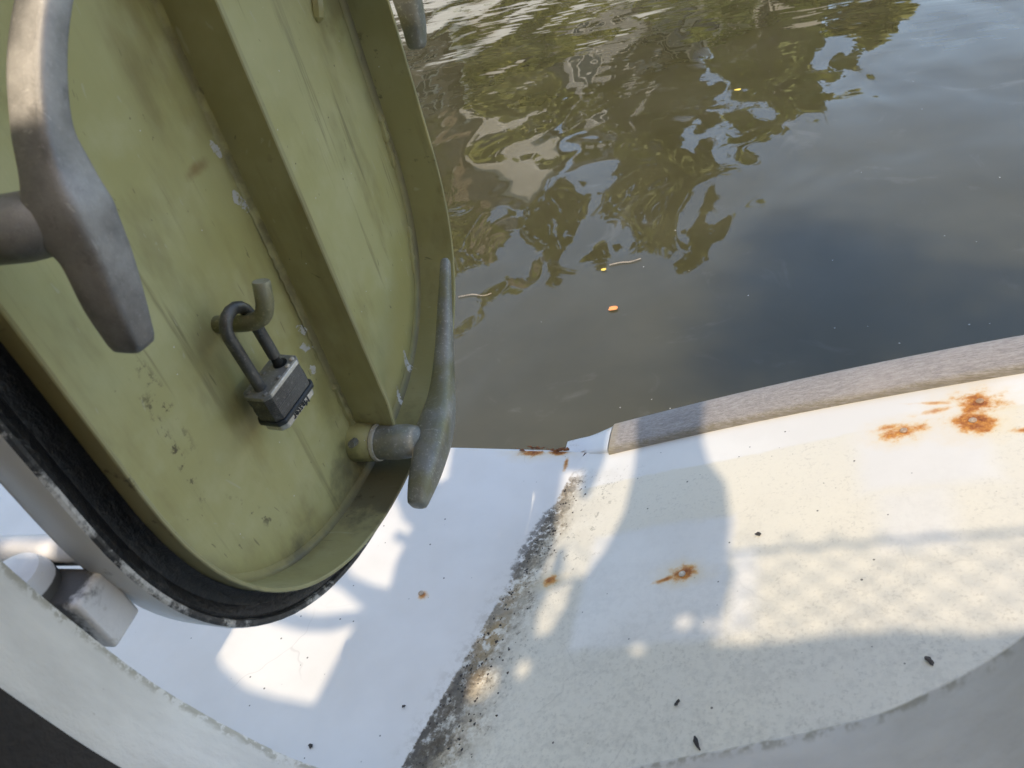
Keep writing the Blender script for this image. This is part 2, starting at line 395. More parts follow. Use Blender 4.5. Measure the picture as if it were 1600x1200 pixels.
# murky canal water: sunlit silt below a glossy, gently rippled surface
b = B('canal_water', .015, 0, .5); b.pos()
b.set('IOR', 1.56)
wv = b.vadd(b.scale(b.pos(), (1, 1, 1)), b.scale(b.noise(.7, 2, col=True), (.5, .5, 0)))
l1 = b.noise(1., 0, .4, vec=b.scale(wv, (2.6, 1.45, 1))); l2 = b.noise(1., 0, .45, vec=b.scale(wv, (5.2, 2.9, 1))); l3 = b.noise(.8, 0, .4)
fine = b.noise(1., 1, .5, vec=b.scale(wv, (4., 13., 1)))
calm = b.step(.6, 3.0, b.y - b.x * 1.5 + (b.noise(.6, 2) - .5) * 1.0)       # calm water in the lee of the hull
far = b.step(3.2, 6., b.y)
h = (l1 * .9 + l2 * .36 + b.noise(1., 0, .5, vec=b.scale(wv, (11., 6.5, 1))) * .09) * (calm * .88 + .12) + fine * far * .13 + l3 * 1.0
b.bump(h, .020, 1.0)
sil = b.noise(1.6, 4, .6, vec=wv); film = b.noise(3.2, 5, .62, vec=wv, dist=1.6)
c = b.mix(b.step(.3, .7, sil), (.037, .034, .017), (.047, .044, .025))
c = b.mix(b.step(.58, .74, film) * .30, c, (.11, .11, .095))
b.set('Base Color', c); b.set('Subsurface Weight', 1.0); b.set('Subsurface Radius', (.40, .36, .30)); b.set('Subsurface Scale', 1.0)
b.p.subsurface_method = 'BURLEY'
M['water'] = b.mat

def simple(name, c0, c1, scl, rough=.8, bd=.01):
    b = B(name, rough); b.pos(); n = b.noise(scl, 5, .6); b.set('Base Color', b.mix(b.step(.3, .7, n), c0, c1)); b.bump(n, bd); return b.mat
M['bank'] = simple('bank_grass', (.05, .075, .02), (.10, .11, .04), 1.5)
M['quay'] = simple('quay_stone', (.22, .21, .19), (.33, .31, .28), 2.)
M['gwall'] = simple('whitewashed_wall', (.74, .72, .67), (.82, .80, .76), 1.)
M['render'] = simple('pale_render', (.72, .70, .66), (.80, .78, .74), .8)
M['brick'] = simple('brown_brick', (.26, .20, .16), (.36, .28, .22), 3.)
M['stone'] = simple('grey_stone', (.36, .36, .37), (.46, .46, .47), 2.)
M['slate'] = simple('slate_roof', (.10, .105, .12), (.16, .165, .18), 3.)
M['trim'] = simple('window_trim', (.78, .77, .74), (.84, .83, .80), 2., .5)
b = B('window_glass', .05); b.set('Base Color', (.03, .035, .04, 1)); M['glass'] = b.mat
M['bark'] = simple('bark', (.07, .055, .04), (.13, .105, .08), 6.)
for i, (a_, c_) in enumerate((((.11, .14, .016), (.22, .24, .035)), ((.14, .15, .02), (.28, .27, .05)), ((.09, .11, .018), (.19, .195, .032)))):
    M['leaf%d' % i] = simple('foliage_%d' % i, a_, c_, .9, .6, .01)
M['cabin'] = simple('cabin_wood', (.022, .018, .014), (.045, .036, .028), 8., .6, .002)
M['leaf_orange'] = simple('orange_leaf', (.62, .20, .07), (.72, .28, .10), 60, .5, .001)
M['leaf_yellow'] = simple('yellow_leaf', (.65, .45, .06), (.72, .55, .12), 60, .5, .001)
M['twig'] = simple('twig_bark', (.20, .17, .13), (.32, .28, .22), 90, .8, .001)
M['fleck'] = simple('pale_fleck', (.28, .28, .26), (.42, .42, .39), 30, .7, .001)
M['flake'] = simple('dark_flake', (.03, .028, .026), (.07, .06, .055), 200, .8, .001)
# ------------------------------------------------------------------ water and far bank
me_w, f_w = [(-300, -60, -CZ), (300, -60, -CZ), (300, 16, -CZ), (-300, 16, -CZ)], [(0, 1, 2, 3)]
o = mesh_obj('water', me_w, f_w, M['water'], smooth=False); tag(o, 'murky olive brown canal water beside the boat', kind='structure')
v, f = [(-300, 15.9, -CZ + .55), (300, 15.9, -CZ + .55), (300, 18, -CZ + .8), (-300, 18, -CZ + .8), (300, 400, -CZ + 1.2), (-300, 400, -CZ + 1.2)], [(0, 1, 2, 3), (3, 2, 4, 5)]
o = mesh_obj('far_bank', v, f, M['bank'], smooth=False); tag(o, 'grassy bank on the far side of the canal', kind='structure')
v, f = box((0, 16.05, -CZ - .2), (300, .15, .8)); o = mesh_obj('quay_wall', v, f, M['quay'], smooth=False); tag(o, 'low stone quay wall along the far bank', 'wall')
v, f = box((-9.5, 17.2, -CZ + 1.5), (7.5, .15, .75)); gw = mesh_obj('added_white_wall', v, f, M['gwall'], bevel=.02); tag(gw, 'white wall added to reflect as bright dashes at the top of the water', 'wall')  # added wall, makes bright dashes in the reflection

def house(name, x0, x1, y, h, ridge, wall, label, gable=True, cols=3, rows=3):
    root = empty(name, ((x0 + x1) / 2, y, -CZ + .8)); base = -CZ + .8; d = 6
    if gable:
        xm = (x0 + x1) / 2; prof = [(x0, base), (x1, base), (x1, base + h), (xm, base + ridge), (x0, base + h)]
    else:
        prof = [(x0, base), (x1, base), (x1, base + h), (x0, base + h)]
    n = len(prof); v = [(p[0], y, p[1]) for p in prof] + [(p[0], y + d, p[1]) for p in prof]
    f = [tuple(range(n)), tuple(range(2 * n - 1, n - 1, -1))] + [(i, (i + 1) % n, n + (i + 1) % n, n + i) for i in range(n)]
    mesh_obj('wall', v, f, M[wall], root, smooth=False)
    if gable:
        for s, xe in ((-1, x0), (1, x1)):
            e = np.array([xe + s * .25, base + h - .25 * (ridge - h) / (xm - x0)]); r = np.array([xm, base + ridge]); t = np.array([0, .15])
            vv = []
            for yy in (y - .25, y + d + .25):
                for q in (e + .02, r + np.array([0, .02]), r + t, e + t): vv.append((q[0], yy, q[1]))
            mesh_obj('roof', vv, [(0, 1, 2, 3), (7, 6, 5, 4), (0, 4, 5, 1), (1, 5, 6, 2), (2, 6, 7, 3), (3, 7, 4, 0)], M['slate'], root, smooth=False)
    else:
        xm = (x0 + x1) / 2; z0 = base + h; z1 = base + ridge
        vv = [(x0 - .2, y - .25, z0), (x1 + .2, y - .25, z0), (x1 + .2, y + d + .2, z0), (x0 - .2, y + d + .2, z0), (x0 + .3, y + d / 2, z1), (x1 - .3, y + d / 2, z1)]
        mesh_obj('roof', vv, [(3, 2, 1, 0), (0, 1, 5, 4), (2, 3, 4, 5), (1, 2, 5), (3, 0, 4)], M['slate'], root, smooth=False)
        v, f = box((xm + .6, y + d / 2, z1 + .4), (.35, .3, .9)); mesh_obj('chimney', v, f, M['brick'], root, smooth=False)
    W = x1 - x0
    for r in range(rows):
        for k in range(cols):
            cx = x0 + W * (k + .5) / cols; cz = base + 1.6 + r * (h - 1.0) / rows
            v, f = box((cx, y - .02, cz), (W / cols * .30, .05, .75)); wn = mesh_obj('window', v, f, M['trim'], root, smooth=False)
            for s in (-1, 1):
                v, f = box((cx + s * W / cols * .135, y - .05, cz), (W / cols * .11, .035, .65)); mesh_obj('pane', v, f, M['glass'], wn, smooth=False)
    adopt(root); tag(root, label, 'house'); return root
house('gabled_house', -9.4, -6.6, 22.5, 7.4, 9.6, 'render', 'tall pale gabled house reflected in the water left of centre', True, 2, 3)
house('brick_house', -13.8, -9.9, 22.8, 9.8, 11.8, 'brick', 'brown brick house left of the pale gabled house on far bank', False, 3, 3)
house('stone_house', -5.9, -2.6, 22.6, 7.6, 9.4, 'stone', 'grey stone house right of the pale gabled house on far bank', False, 3, 2)
house('cottage', -2.2, 1.2, 22.8, 4.6, 6.6, 'render', 'low pale cottage at the right end of the far houses', True, 2, 1)

def leaf_tree(name, x, y, h, rw, rh, trunk_h, mat, label, nleaf=2600, clumps=26, group=None, cat='tree', size=.20, seed=1):
    r = np.random.default_rng(seed); base = -CZ + .75
    root = empty(name, (x, y, base))
    if trunk_h > 0:
        top = base + h - rh
        v, f = tube([(x, y, base - .3), (x + .1, y, base + trunk_h * .5), (x - .05, y, top)], [.22, .17, .08], 9); mesh_obj('trunk', v, f, M['bark'], root)
        for k in range(6):
            a = k * 1.05 + seed; z0 = base + trunk_h * (.6 + .07 * k)
            v, f = tube([(x, y, z0), (x + math.cos(a) * rw * .35, y + math.sin(a) * rw * .35, z0 + rh * .5), (x + math.cos(a) * rw * .7, y + math.sin(a) * rw * .7, z0 + rh * .8)], [.08, .05, .015], 6)
            mesh_obj('limb', v, f, M['bark'], root)
    cz = base + h - rh; vs = []; fs = []
    cl = []
    for k in range(clumps):
        d = r.normal(size=3); d /= np.linalg.norm(d); q = r.uniform(.35, 1.0) ** .6
        cl.append((np.array([x, y, cz]) + d * np.array([rw, rw, rh]) * q * .8, r.uniform(.25, .45) * min(rw, rh)))
    for i in range(nleaf):
        c, rr = cl[i % clumps]; d = r.normal(size=3); d /= np.linalg.norm(d); p = c + d * rr * r.uniform(.5, 1.05)
        p[2] = max(p[2], base - .1)
        a = r.normal(size=3); a /= np.linalg.norm(a); bb = np.cross(a, r.normal(size=3)); bb /= np.linalg.norm(bb); s = size * r.uniform(.6, 1.3)
        n0 = len(vs); vs += [p - a * s, p + bb * s * .5, p + a * s, p - bb * s * .5]; fs.append((n0, n0 + 1, n0 + 2, n0 + 3))
    me = bpy.data.meshes.new('crown'); me.from_pydata([V(q) for q in vs], [], fs); me.materials.append(mat)
    o = bpy.data.objects.new('crown', me); COL.objects.link(o); o.parent = root
    adopt(root); tag(root, label, cat, group)
leaf_tree('canal_tree', -11.2, 19.6, 12.2, 3.0, 4.6, 5.5, M['leaf0'], 'tallest green tree of the far bank reflected beside the hatch door', 4200, 34, 'trees of the far bank', seed=3)
leaf_tree('canal_tree', -6.3, 19.4, 5.9, 1.9, 2.1, 2.4, M['leaf1'], 'yellow green tree before the pale gabled house on far bank', 2600, 22, 'trees of the far bank', seed=5)
leaf_tree('canal_tree', -3.3, 20.4, 9.8, 2.0, 3.2, 4.6, M['leaf2'], 'slim dark tree before the grey stone house on far bank', 2600, 22, 'trees of the far bank', seed=8)
leaf_tree('canal_tree', -.3, 20.2, 7.2, 1.9, 2.4, 3.0, M['leaf0'], 'small green tree before the low pale cottage', 2400, 20, 'trees of the far bank', seed=11)
leaf_tree('canal_tree', -9.9, 30.0, 19.0, 1.9, 6.0, 9.0, M['leaf2'], 'tall slim tree rising behind the pale gabled house', 3600, 30, 'trees of the far bank', seed=21, size=.26)
leaf_tree('canal_tree', 1.55, 20.6, 4.7, 1.0, 1.4, 2.0, M['leaf1'], 'smallest rightmost tree of the far bank', 1800, 16, 'trees of the far bank', seed=14)
lab = ['leafy bush at the left end of the far hedge', 'second bush from the left in the far hedge', 'third bush from the left in the far hedge', 'fourth bush from the left in the far hedge', 'fifth bush from the left in the far hedge', 'sixth bush from the left in the far hedge', 'bush at the right end of the far hedge']
for i in range(7):
    leaf_tree('bush', -14 + i * 2.45, 18.3 + .3 * math.sin(i * 2), 2.3 + .7 * math.sin(i * 1.7), 1.5, 1.2, 0, M['leaf%d' % (i % 3)], lab[i], 1500, 14, 'bushes of the far hedge', 'bush', .16, 30 + i)
# unseen tree added behind the boat; crown shaped to shade the water at right
tr_ = empty('added_shade_tree', (3.4, -6.5, -CZ + .3))
v, f = tube(crom([(3.4, -6.5, -CZ), (3.2, -6.0, 2.), (2.7, -4.6, 5.2), (1.9, -3.0, 7.6), (1.2, -2.3, 8.0)], 4), [.26 - .014 * i for i in range(17)], 10); mesh_obj('trunk', v, f, M['bark'], tr_)
for a_, b_ in (((2.1, -3.3, 7.2), (2.9, -2.2, 8.2)), ((1.6, -2.6, 7.9), (.3, -2.0, 8.1)), ((1.4, -2.4, 8.), (1.2, -1.6, 8.2))):
    v, f = tube([a_, ((a_[0] + b_[0]) / 2, (a_[1] + b_[1]) / 2, (a_[2] + b_[2]) / 2 + .12), b_], [.07, .045, .015], 7); mesh_obj('limb', v, f, M['bark'], tr_)
vs, fs = [], []; r_ = np.random.default_rng(77)
KW = (8.0 + CZ) / K
def lean(px, py): q = onZ(px, py, -CZ); return np.array([q[0], q[1] - KW])
core_ = [(lean(1185, 560), .16), (lean(1235, 500), .19), (lean(1270, 430), .20), (lean(1300, 520), .24), (lean(1380, 470), .24), (lean(1390, 560), .26), (lean(1480, 520), .26), (lean(1580, 540), .28), (lean(1240, 375), .13), (lean(1700, 560), .30), (lean(1330, 400), .14)]
for i in range(1900):
    c, rr = core_[i % len(core_)]; d = r_.normal(size=3) * np.array([.68, .68, .5]) * rr
    p = np.array([c[0] + d[0], c[1] + d[1], 8.0 + d[2]]); p[1] += d[2] / K
    a = r_.normal(size=3); a /= np.linalg.norm(a); bb = np.cross(a, r_.normal(size=3)); bb /= np.linalg.norm(bb); sz = r_.uniform(.03, .055)
    n0 = len(vs); vs += [p - a * sz, p + bb * sz * .5, p + a * sz, p - bb * sz * .5]; fs.append((n0, n0 + 1, n0 + 2, n0 + 3))
me = bpy.data.meshes.new('crown'); me.from_pydata([V(q) for q in vs], [], fs); me.materials.append(M['leaf0']); o = bpy.data.objects.new('crown', me); COL.objects.link(o); o.parent = tr_
adopt(tr_); tag(tr_, 'unseen tree added behind the boat to shade the water at right', 'tree')
v, f = box((0, -36.2, -CZ - .2), (300, 30, .5)); o = mesh_obj('near_bank', v, f, M['bank'], smooth=False); tag(o, 'grassy bank behind the boat', kind='structure')
# ------------------------------------------------------------------ boat
boat = empty('boat', (0, .3, -CZ))
tag(boat, 'white painted steel boat with open green hatch door and teak edged side deck', 'boat')
P = []                                      # parts of the boat
def part(*a, **k):
    o = mesh_obj(*a, **k); P.append(o); o.parent = boat; return o
GY = .612                                   # hull edge
# flat deck plate
ys = np.linspace(.06, GY, 24); v = []; f = []
nx = 30
for j, y in enumerate(ys):
    for i in range(nx): v.append((-2.6 + (crease(y) + 2.6) * (i / (nx - 1)) ** .5, y, ZD))
for j in range(len(ys) - 1):
    for i in range(nx - 1): f.append((j * nx + i, j * nx + i + 1, (j + 1) * nx + i + 1, (j + 1) * nx + i))
deck = part('deck_plate', v, f, M['deck']); deck['label'] = 'flat white deck plate below the hatch door'
# sloping deck
def gy(x): return GY + .004
v = []; f = []; ts = np.concatenate([np.linspace(0, .06, 10), np.linspace(.075, .6, 24), np.linspace(.7, 2.6, 10)]); ys = np.linspace(.06, .645, 30)
for y in ys:
    for t in ts:
        x = crease(y) + t; v.append((x, min(y, .612 + min(1, t / .05) * .03), deck_z(x, y)))
n = len(ts)
for j in range(len(ys) - 1):
    for i in range(n - 1): f.append((j * n + i, j * n + i + 1, (j + 1) * n + i + 1, (j + 1) * n + i))
slope = part('sloping_deck', v, f, M['deck']); slope['label'] = 'cream and white sloping deck with rust spots below the teak rail'
# hull side with rounded sheer
xs = np.concatenate([np.linspace(-2.6, -.5, 8), np.linspace(-.4, .6, 41), np.linspace(.8, 2.3, 8)]); rings = []
for x in xs:
    t = max(0, x - crease(GY)); yo = .612 + min(1, t / .05) * .03; z = deck_z(x, .612)
    rings.append([(x, yo + .0, z), (x, yo + .003, z - .001), (x, yo + .006, z - .006), (x, yo + .006, z - .06), (x, yo - .02, -CZ + .1), (x, yo - .08, -CZ - .3)])
v, f = loft(rings, closed=False, cap=False); part('hull_side', v, f, M['white'])
# teak rail and its painted end piece
def rail_rings(x0, x1, n, taper=None):
    rings = []
    for i in range(n):
        x = x0 + (x1 - x0) * i / (n - 1); s = 1 if taper is None else taper(i / (n - 1))
        zb = deck_z(x, .60) - .004; yc = .623 + .006 * (1 - s); hw = .0235 * (.3 + .7 * s)
        prof = [(-1, -.3), (-1, .62), (-.93, .80), (-.7, .92), (-.25, 1), (.2, 1), (.65, .92), (.92, .70), (1, .4), (1, -1.0)]
        rings.append([(x, yc + p[0] * hw, zb + .0145 * p[1] * s - (1 - s) * .003) for p in prof])
    return rings
v, f = loft(rail_rings(-.188, 2.2, 70)); rail = part('teak_rail', v, f, M['teak'], bevel=.0015); rail['label'] = 'weathered grey teak rail along the hull edge'
v, f = loft(rail_rings(-.246, -.1895, 14, lambda u: u ** .8 * .80 + .02)); part('rail_end_fairing', v, f, M['white'])
# bolts under the rust spots
def bolt(px, py, parent, r=.0032, mat='bolt'):
    c = on_deck(px, py); e = 1e-3
    n_ = np.array([-(deck_z(c[0] + e, c[1]) - deck_z(c[0] - e, c[1])) / (2 * e), -(deck_z(c[0], c[1] + e) - deck_z(c[0], c[1] - e)) / (2 * e), 1.]); n_ /= np.linalg.norm(n_)
    v, f = tube([c - n_ * .001, c + n_ * .0007, c + n_ * .0013, c + n_ * .0015], [r, r, r * .8, r * .4], 10, upv=(1, 0, 0))
    o = mesh_obj('bolt_head', v, f, M[mat], parent); return o
for p in ((1412, 673), (1531, 627), (1520, 657), (1066, 897)): bolt(*p, slope)
bolt(658, 927, deck, .003)
# rust flakes standing off the broken hull edge
for i in range(14):
    px = 812 + i * 5.8; c = on_deck(px, 702 + random.uniform(-2, 4)); s = random.uniform(.002, .005)
    vv = [c + np.array([random.uniform(-1, 1) * s * 1.6, random.uniform(-1, 1) * s, random.uniform(0, .5) * s + .0015]) for _ in range(5)]
    o = mesh_obj('rust_flake', vv, [(0, 1, 2), (0, 2, 3), (0, 3, 4)], M['rustflake'] if 'rustflake' in M else M.setdefault('rustflake', simple('rust_flake', (.10, .03, .012), (.28, .10, .03), 300, .9, .001)), deck, smooth=False)
VV, FF = [], []
for i in range(240):
    y = random.uniform(.20, .575); t = abs(random.gauss(0, .012 + (.6 - y) * .05)) + .002; x = crease(y) + t; c = np.array([x, y, deck_z(x, y)]); s_ = random.uniform(.0006, .0017) * (1.3 if random.random() < .08 else 1); n0 = len(VV)
    q_ = [c + np.array([math.cos(a) * s_ * random.uniform(.5, 1.3), math.sin(a) * s_ * random.uniform(.5, 1.3), 0]) for a in (0, 1.5, 3.1, 4.6)]
    VV += q_ + [c + np.array([0, 0, s_ * .7])]; FF += [(n0, n0 + 1, n0 + 4), (n0 + 1, n0 + 2, n0 + 4), (n0 + 2, n0 + 3, n0 + 4), (n0 + 3, n0, n0 + 4)]
gt = mesh_obj('grit', VV, FF, M['flake'], slope, smooth=False); gt['kind'] = 'stuff'
# low bulkhead with the U-shaped hatch coaming
U = [(-.352, .02), (-.351, -.08), (-.3495, -.16), (-.344, -.227), (-.334, -.282), (-.3165, -.3345), (-.281, -.381), (-.2465, -.4035), (-.19, -.412), (-.13, -.388), (-.0747, -.345), (.0145, -.278), (.0413, -.248), (.0616, -.2125), (.074, -.165), (.080, -.10)]
Uc = crom(U, 8); 
def u_off(off):
    out = []
    for i, p in enumerate(Uc):
        d = Uc[min(i + 1, len(Uc) - 1)] - Uc[max(i - 1, 0)]; d /= np.linalg.norm(d); out.append(p + np.array([d[1], -d[0]]) * -off)
    return out
# off > 0 goes outward (away from the opening)
def u_shell(name, prof, mat):
    rings = [[(q[0], y, q[1]) for q in u_off(o)] for o, y in prof]
    v, f = loft(rings + [rings[0]], closed=False, cap=False); return part(name, v, f, mat)
sgn = 1 if u_off(.01)[0][0] < Uc[0][0] else -1
coam = u_shell('hatch_coaming', [(0, .104), (0, .1435), (sgn * .0012, .145), (sgn * .006, .145), (sgn * .007, .1435), (sgn * .007, .104)], M['coaming']); coam['label'] = 'white painted steel coaming round the hatch opening'
u_shell('inner_lining', [(-sgn * .0025, .1035), (-sgn * .0035, .095), (-sgn * .0035, -.05), (sgn * .004, -.05), (sgn * .004, .1035)], M['lining'])
lo_ = u_off(sgn * .0072); v = []; f = []
for q in lo_: v += [(q[0], .112, q[1]), (q[0], .112, -.75)]
for i in range(len(lo_) - 1): f.append((2 * i, 2 * i + 2, 2 * i + 3, 2 * i + 1))
part('bulkhead_panel', v, f, M['white'], smooth=False)
for x0, x1, zt in ((-2.6, -.362, -.27), (.09, 2.3, -.24)):
    v, f = box(((x0 + x1) / 2, .108, (zt - .8) / 2), ((x1 - x0) / 2, .006, (zt + .8) / 2)); part('bulkhead_panel', v, f, M['white'], bevel=.002)
v, f = box((0, -.52, -.03), (2.3, .02, .88)); part('cabin_side', v, f, M['cabin'], smooth=False)
for x in (-.56,):  # unseen wall added to keep light off the right coaming
    v, f = box((x, -.20, -.10), (.015, .295, .79)); part('light_baffle', v, f, M['cabin'], smooth=False)
v, f = box((0, -.6, -.9), (2.6, .68, .02)); part('cockpit_sole', v, f, M['lining'], smooth=False)
# ---- hatch door: a rounded tray standing open at right angles to the bulkhead
YC, HW = .407, .2155
def contour(n=40):
    pts = []
    for k in range(n + 1):                   # bottom, from the inboard side to the outboard side
        t = math.pi * k / n; c, s = -math.cos(t), math.sin(t)
        pts.append((YC + HW * math.copysign(abs(c) ** (2 / 2.4), c), -.23 - .205 * abs(s) ** (2 / 2.4)))
    for k in range(1, 6): pts.append((YC + HW, -.23 + .22 * k / 6))
    for k in range(n + 1):
        t = math.pi * k / n; c, s = math.cos(t), math.sin(t)
        pts.append((YC + HW * math.copysign(abs(c) ** (2 / 2.4), c), -.01 + .205 * abs(s) ** (2 / 2.4)))
    for k in range(1, 6): pts.append((YC - HW, -.01 - .22 * k / 6))
    # even spacing
    q = np.array(pts + [pts[0]]); L = np.concatenate([[0], np.cumsum(np.linalg.norm(np.diff(q, axis=0), axis=1))]); s = np.linspace(0, L[-1], 161)[:-1]
    return np.stack([np.interp(s, L, q[:, 0]), np.interp(s, L, q[:, 1])], 1)
CT = contour()
def c_off(off):
    d = np.roll(CT, -1, 0) - np.roll(CT, 1, 0); d /= np.linalg.norm(d, axis=1)[:, None]
    return CT + np.stack([d[:, 1], -d[:, 0]], 1) * off
if np.abs(c_off(.01)[:, 0] - YC).max() < np.abs(CT[:, 0] - YC).max():
    _c = c_off
    def c_off(off): return _c(-off)
def ring_shell(name, prof, mat, parent, closed=True, sharp=40):
    rings = [[(x, q[0], q[1]) for q in c_off(o)] for o, x in prof]
    v, f = loft(rings + ([rings[0]] if closed else []), closed=True, cap=False); return mesh_obj(name, v, f, mat, parent, sharp=sharp)
XP, XF = -.34, -.30
# panel: inner skin as concentric rings (slightly uneven plate)
v = []; f = []; n = len(CT); cy, cz_ = YC, -.12
for k in range(1, 15):
    for q in c_off(-.001):
        y, z = cy + (q[0] - cy) * k / 14, cz_ + (q[1] - cz_) * k / 14
        v.append((XP + .0009 * math.sin(y * 23 + 1) * math.sin(z * 19) * (1 - (k / 14) ** 4), y, z))
for k in range(13):
    for j in range(n): f.append((k * n + j, k * n + (j + 1) % n, (k + 1) * n + (j + 1) % n, (k + 1) * n + j))
f.append(tuple(range(n)))
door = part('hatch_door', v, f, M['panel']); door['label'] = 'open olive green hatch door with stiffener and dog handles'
ring_shell('door_flange', [(-.0028, XP - .001), (-.0028, XF - .0006), (-.0022, XF), (-.0006, XF), (0, XF - .0006), (0, XP - .001)], M['olive'], door)
ring_shell('rubber_gasket', [(.0004, -.3125), (.0025, -.3165), (.006, -.3215), (.0095, -.3225), (.0125, -.3205), (.0155, -.3195), (.0175, -.3205), (.0175, -.335), (.0004, -.335)], M['rubber'], door)
ring_shell('door_lip', [(.0177, -.336), (.0177, -.3205), (.0185, -.3185), (.0208, -.3180), (.0225, -.319)], M['lip'], door, False)
ring_shell('door_rim', [(.0225, -.319), (.0232, -.321), (.0232, -.343), (.021, -.3465)], M['white'], door, False)
bk = [(-.346, q[0], q[1]) for q in c_off(.021)]
mesh_obj('door_outer_plate', bk + [(-.350, p[1], p[2]) for p in bk], [tuple(range(n)), tuple(range(2 * n - 1, n - 1, -1))] + [(i, (i + 1) % n, n + (i + 1) % n, n + i) for i in range(n)], M['white'], door)
# stiffener flat bar with chamfered foot
zs = [.183, -.05, -.20, -.345, -.362, -.402]; xo = [XF, XF, XF, XF, XF + .0006, XF - .004]
rings = [[(XP - .001, .4075, z), (x_ - .0008, .4075, z), (x_, .4083, z), (x_, .4117, z), (x_ - .0008, .4125, z), (XP - .001, .4125, z)] for z, x_ in zip(zs, xo)]
v, f = loft(rings); mesh_obj('stiffener', v, f, M['olive'], door, sharp=30)
# weld beads along the flange and stiffener feet
def weld(p0, p1, r, parent, k=9):
    pts = [np.array(p0) + (np.array(p1) - np.array(p0)) * i / (k - 1) for i in range(k)]
    v, f = tube(pts, [r * random.uniform(.55, 1.2) * (1 if 0 < i < k - 1 else .3) for i in range(k)], 8, upv=(1, 0, 0)); mesh_obj('weld_bead', v, f, M['panel'], parent)
weld((XP, .617, -.205), (XP, .613, -.255), .0042, door, 16)
ring_shell('weld_fillet', [(-.0026, XP + .0045), (-.0036, XP + .0024), (-.0052, XP + .0012), (-.0085, XP + .0003), (-.0085, XP - .001)], M['panel'], door, False, 60)
for sg in (-1, 1):
    rings = [[(XP + .0045, .410 + sg * .0023, z), (XP + .002, .410 + sg * (.0034 + .0006 * math.sin(z * 900)), z), (XP + .0002, .410 + sg * (.0065 + .001 * math.sin(z * 700)), z)] for z in np.linspace(.18, -.395, 120)]
    v, f = loft(rings, closed=False, cap=False); mesh_obj('weld_fillet', v, f, M['panel'], door, sharp=60)
q = onX(497, 3, XP); weld((XP, q[1] - .010, q[2] - .012), (XP + .002, q[1] + .006, q[2] + .02), .0055, door, 14)
weld((XP, .4055, -.34), (XP, .4055, -.392), .004, door, 14)
weld((XP, .603, -.31), (XP, .583, -.352), .003, door, 12)
# dog handles
def dog(base, T, up, lo, mat, mid=None, pw=3.0, rs=.0142, Tp=None):
    """base/T: shaft (y, z) and x of the cross; up, lo: lists of ((x, y, z), (ra, rb)) from the cross outwards"""
    st, xT = base, T
    shaft = [(XP + .0, *st), (XP + .012, *st), (xT - .004, *st)]
    pts = [p for p, r in reversed(up)] + [Tp or (xT + .002, *st)] + [p for p, r in lo]
    rad = [r for p, r in reversed(up)] + [mid or (.0155, .013)] + [r for p, r in lo]
    PP = crom(pts, 6); RR = crom(rad, 6)
    d0 = PP[0] - PP[1]; d0 /= np.linalg.norm(d0); d1 = PP[-1] - PP[-2]; d1 /= np.linalg.norm(d1)
    r0, r1 = RR[0], RR[-1]
    PP = [PP[0] + d0 * .0045, PP[0] + d0 * .003] + PP + [PP[-1] + d1 * .003, PP[-1] + d1 * .0045]
    RR = [r0 * .55, r0 * .85] + RR + [r1 * .88, r1 * .62]
    v1, f1 = tube(PP, RR, 20, upv=(1, 0, 0), power=pw)
    # shaft flaring into the cross
    tp_ = np.array(Tp if Tp else (xT + .002, *st)); s0 = np.array((xT, *st))
    mixp = lambda k, x: np.array([x, *(s0[1:] * (1 - k) + tp_[1:] * k)])
    v2, f2 = tube([(xT - .062, *st), (xT - .030, *st), mixp(.06, xT - .022), mixp(.3, xT - .014), mixp(.65, xT - .007), mixp(1, xT - .001)], [rs, rs, rs, rs * .98, rs * .80, rs * .45], 20, upv=(0, 0, 1))
    n0 = len(v1); v, f = v1 + v2, f1 + [tuple(i + n0 for i in q) for q in f2]
    o = mesh_obj('dog_handle', v, f, mat, door, sharp=50)
    return o
def ax(px, py, x): return tuple(onX(px, py, x))
# lower dog, beside the stiffener foot
h1 = dog((.401, -.4005), -.2800,
    [(ax(687, 645, -.279), (.0128, .0142)), (ax(691, 615, -.281), (.0105, .0118)), (ax(694, 560, -.284), (.0082, .0088)), (ax(695, 480, -.288), (.0062, .0064)), (ax(696, 412, -.291), (.0044, .0046))],
    [(ax(669, 722, -.2745), (.0126, .0134)), (ax(660, 755, -.273), (.0105, .0112)), (ax(653, 783, -.273), (.0080, .0080))], M['dog'], (.0146, .0154), 2.9, .0146, ax(677, 684, -.277))
h1['label'] = 'tapered bronze dog handle at the foot of the door'
for dx, r, m in ((.0205, .0158, 'lockbright'), ):
    rings = [(XP + dx, .0), ]
    v, f = loft([[(XP + dx + x, .401 + rr * math.cos(a), -.4005 + rr * math.sin(a)) for a in np.linspace(0, 2 * math.pi, 29)[:-1]] for x, rr in ((0, .0125), (0, r), (.0018, r + .0004), (.0036, r), (.0036, .0125))], cap=False)
    mesh_obj('shaft_collar', v, f, M[m], door)
v, f = tube([(XP - .001, .401, -.4005), (XP + .017, .401, -.4005), (XP + .020, .401, -.4005)], [.017, .0165, .014], 18); mesh_obj('shaft_boss', v, f, M['panel'], door)
v, f = tube([(XP + .010, .388, -.3875), (XP + .012, .380, -.3835)], [.0035, .003], 8); mesh_obj('set_screw', v, f, M['lockmetal'], door)
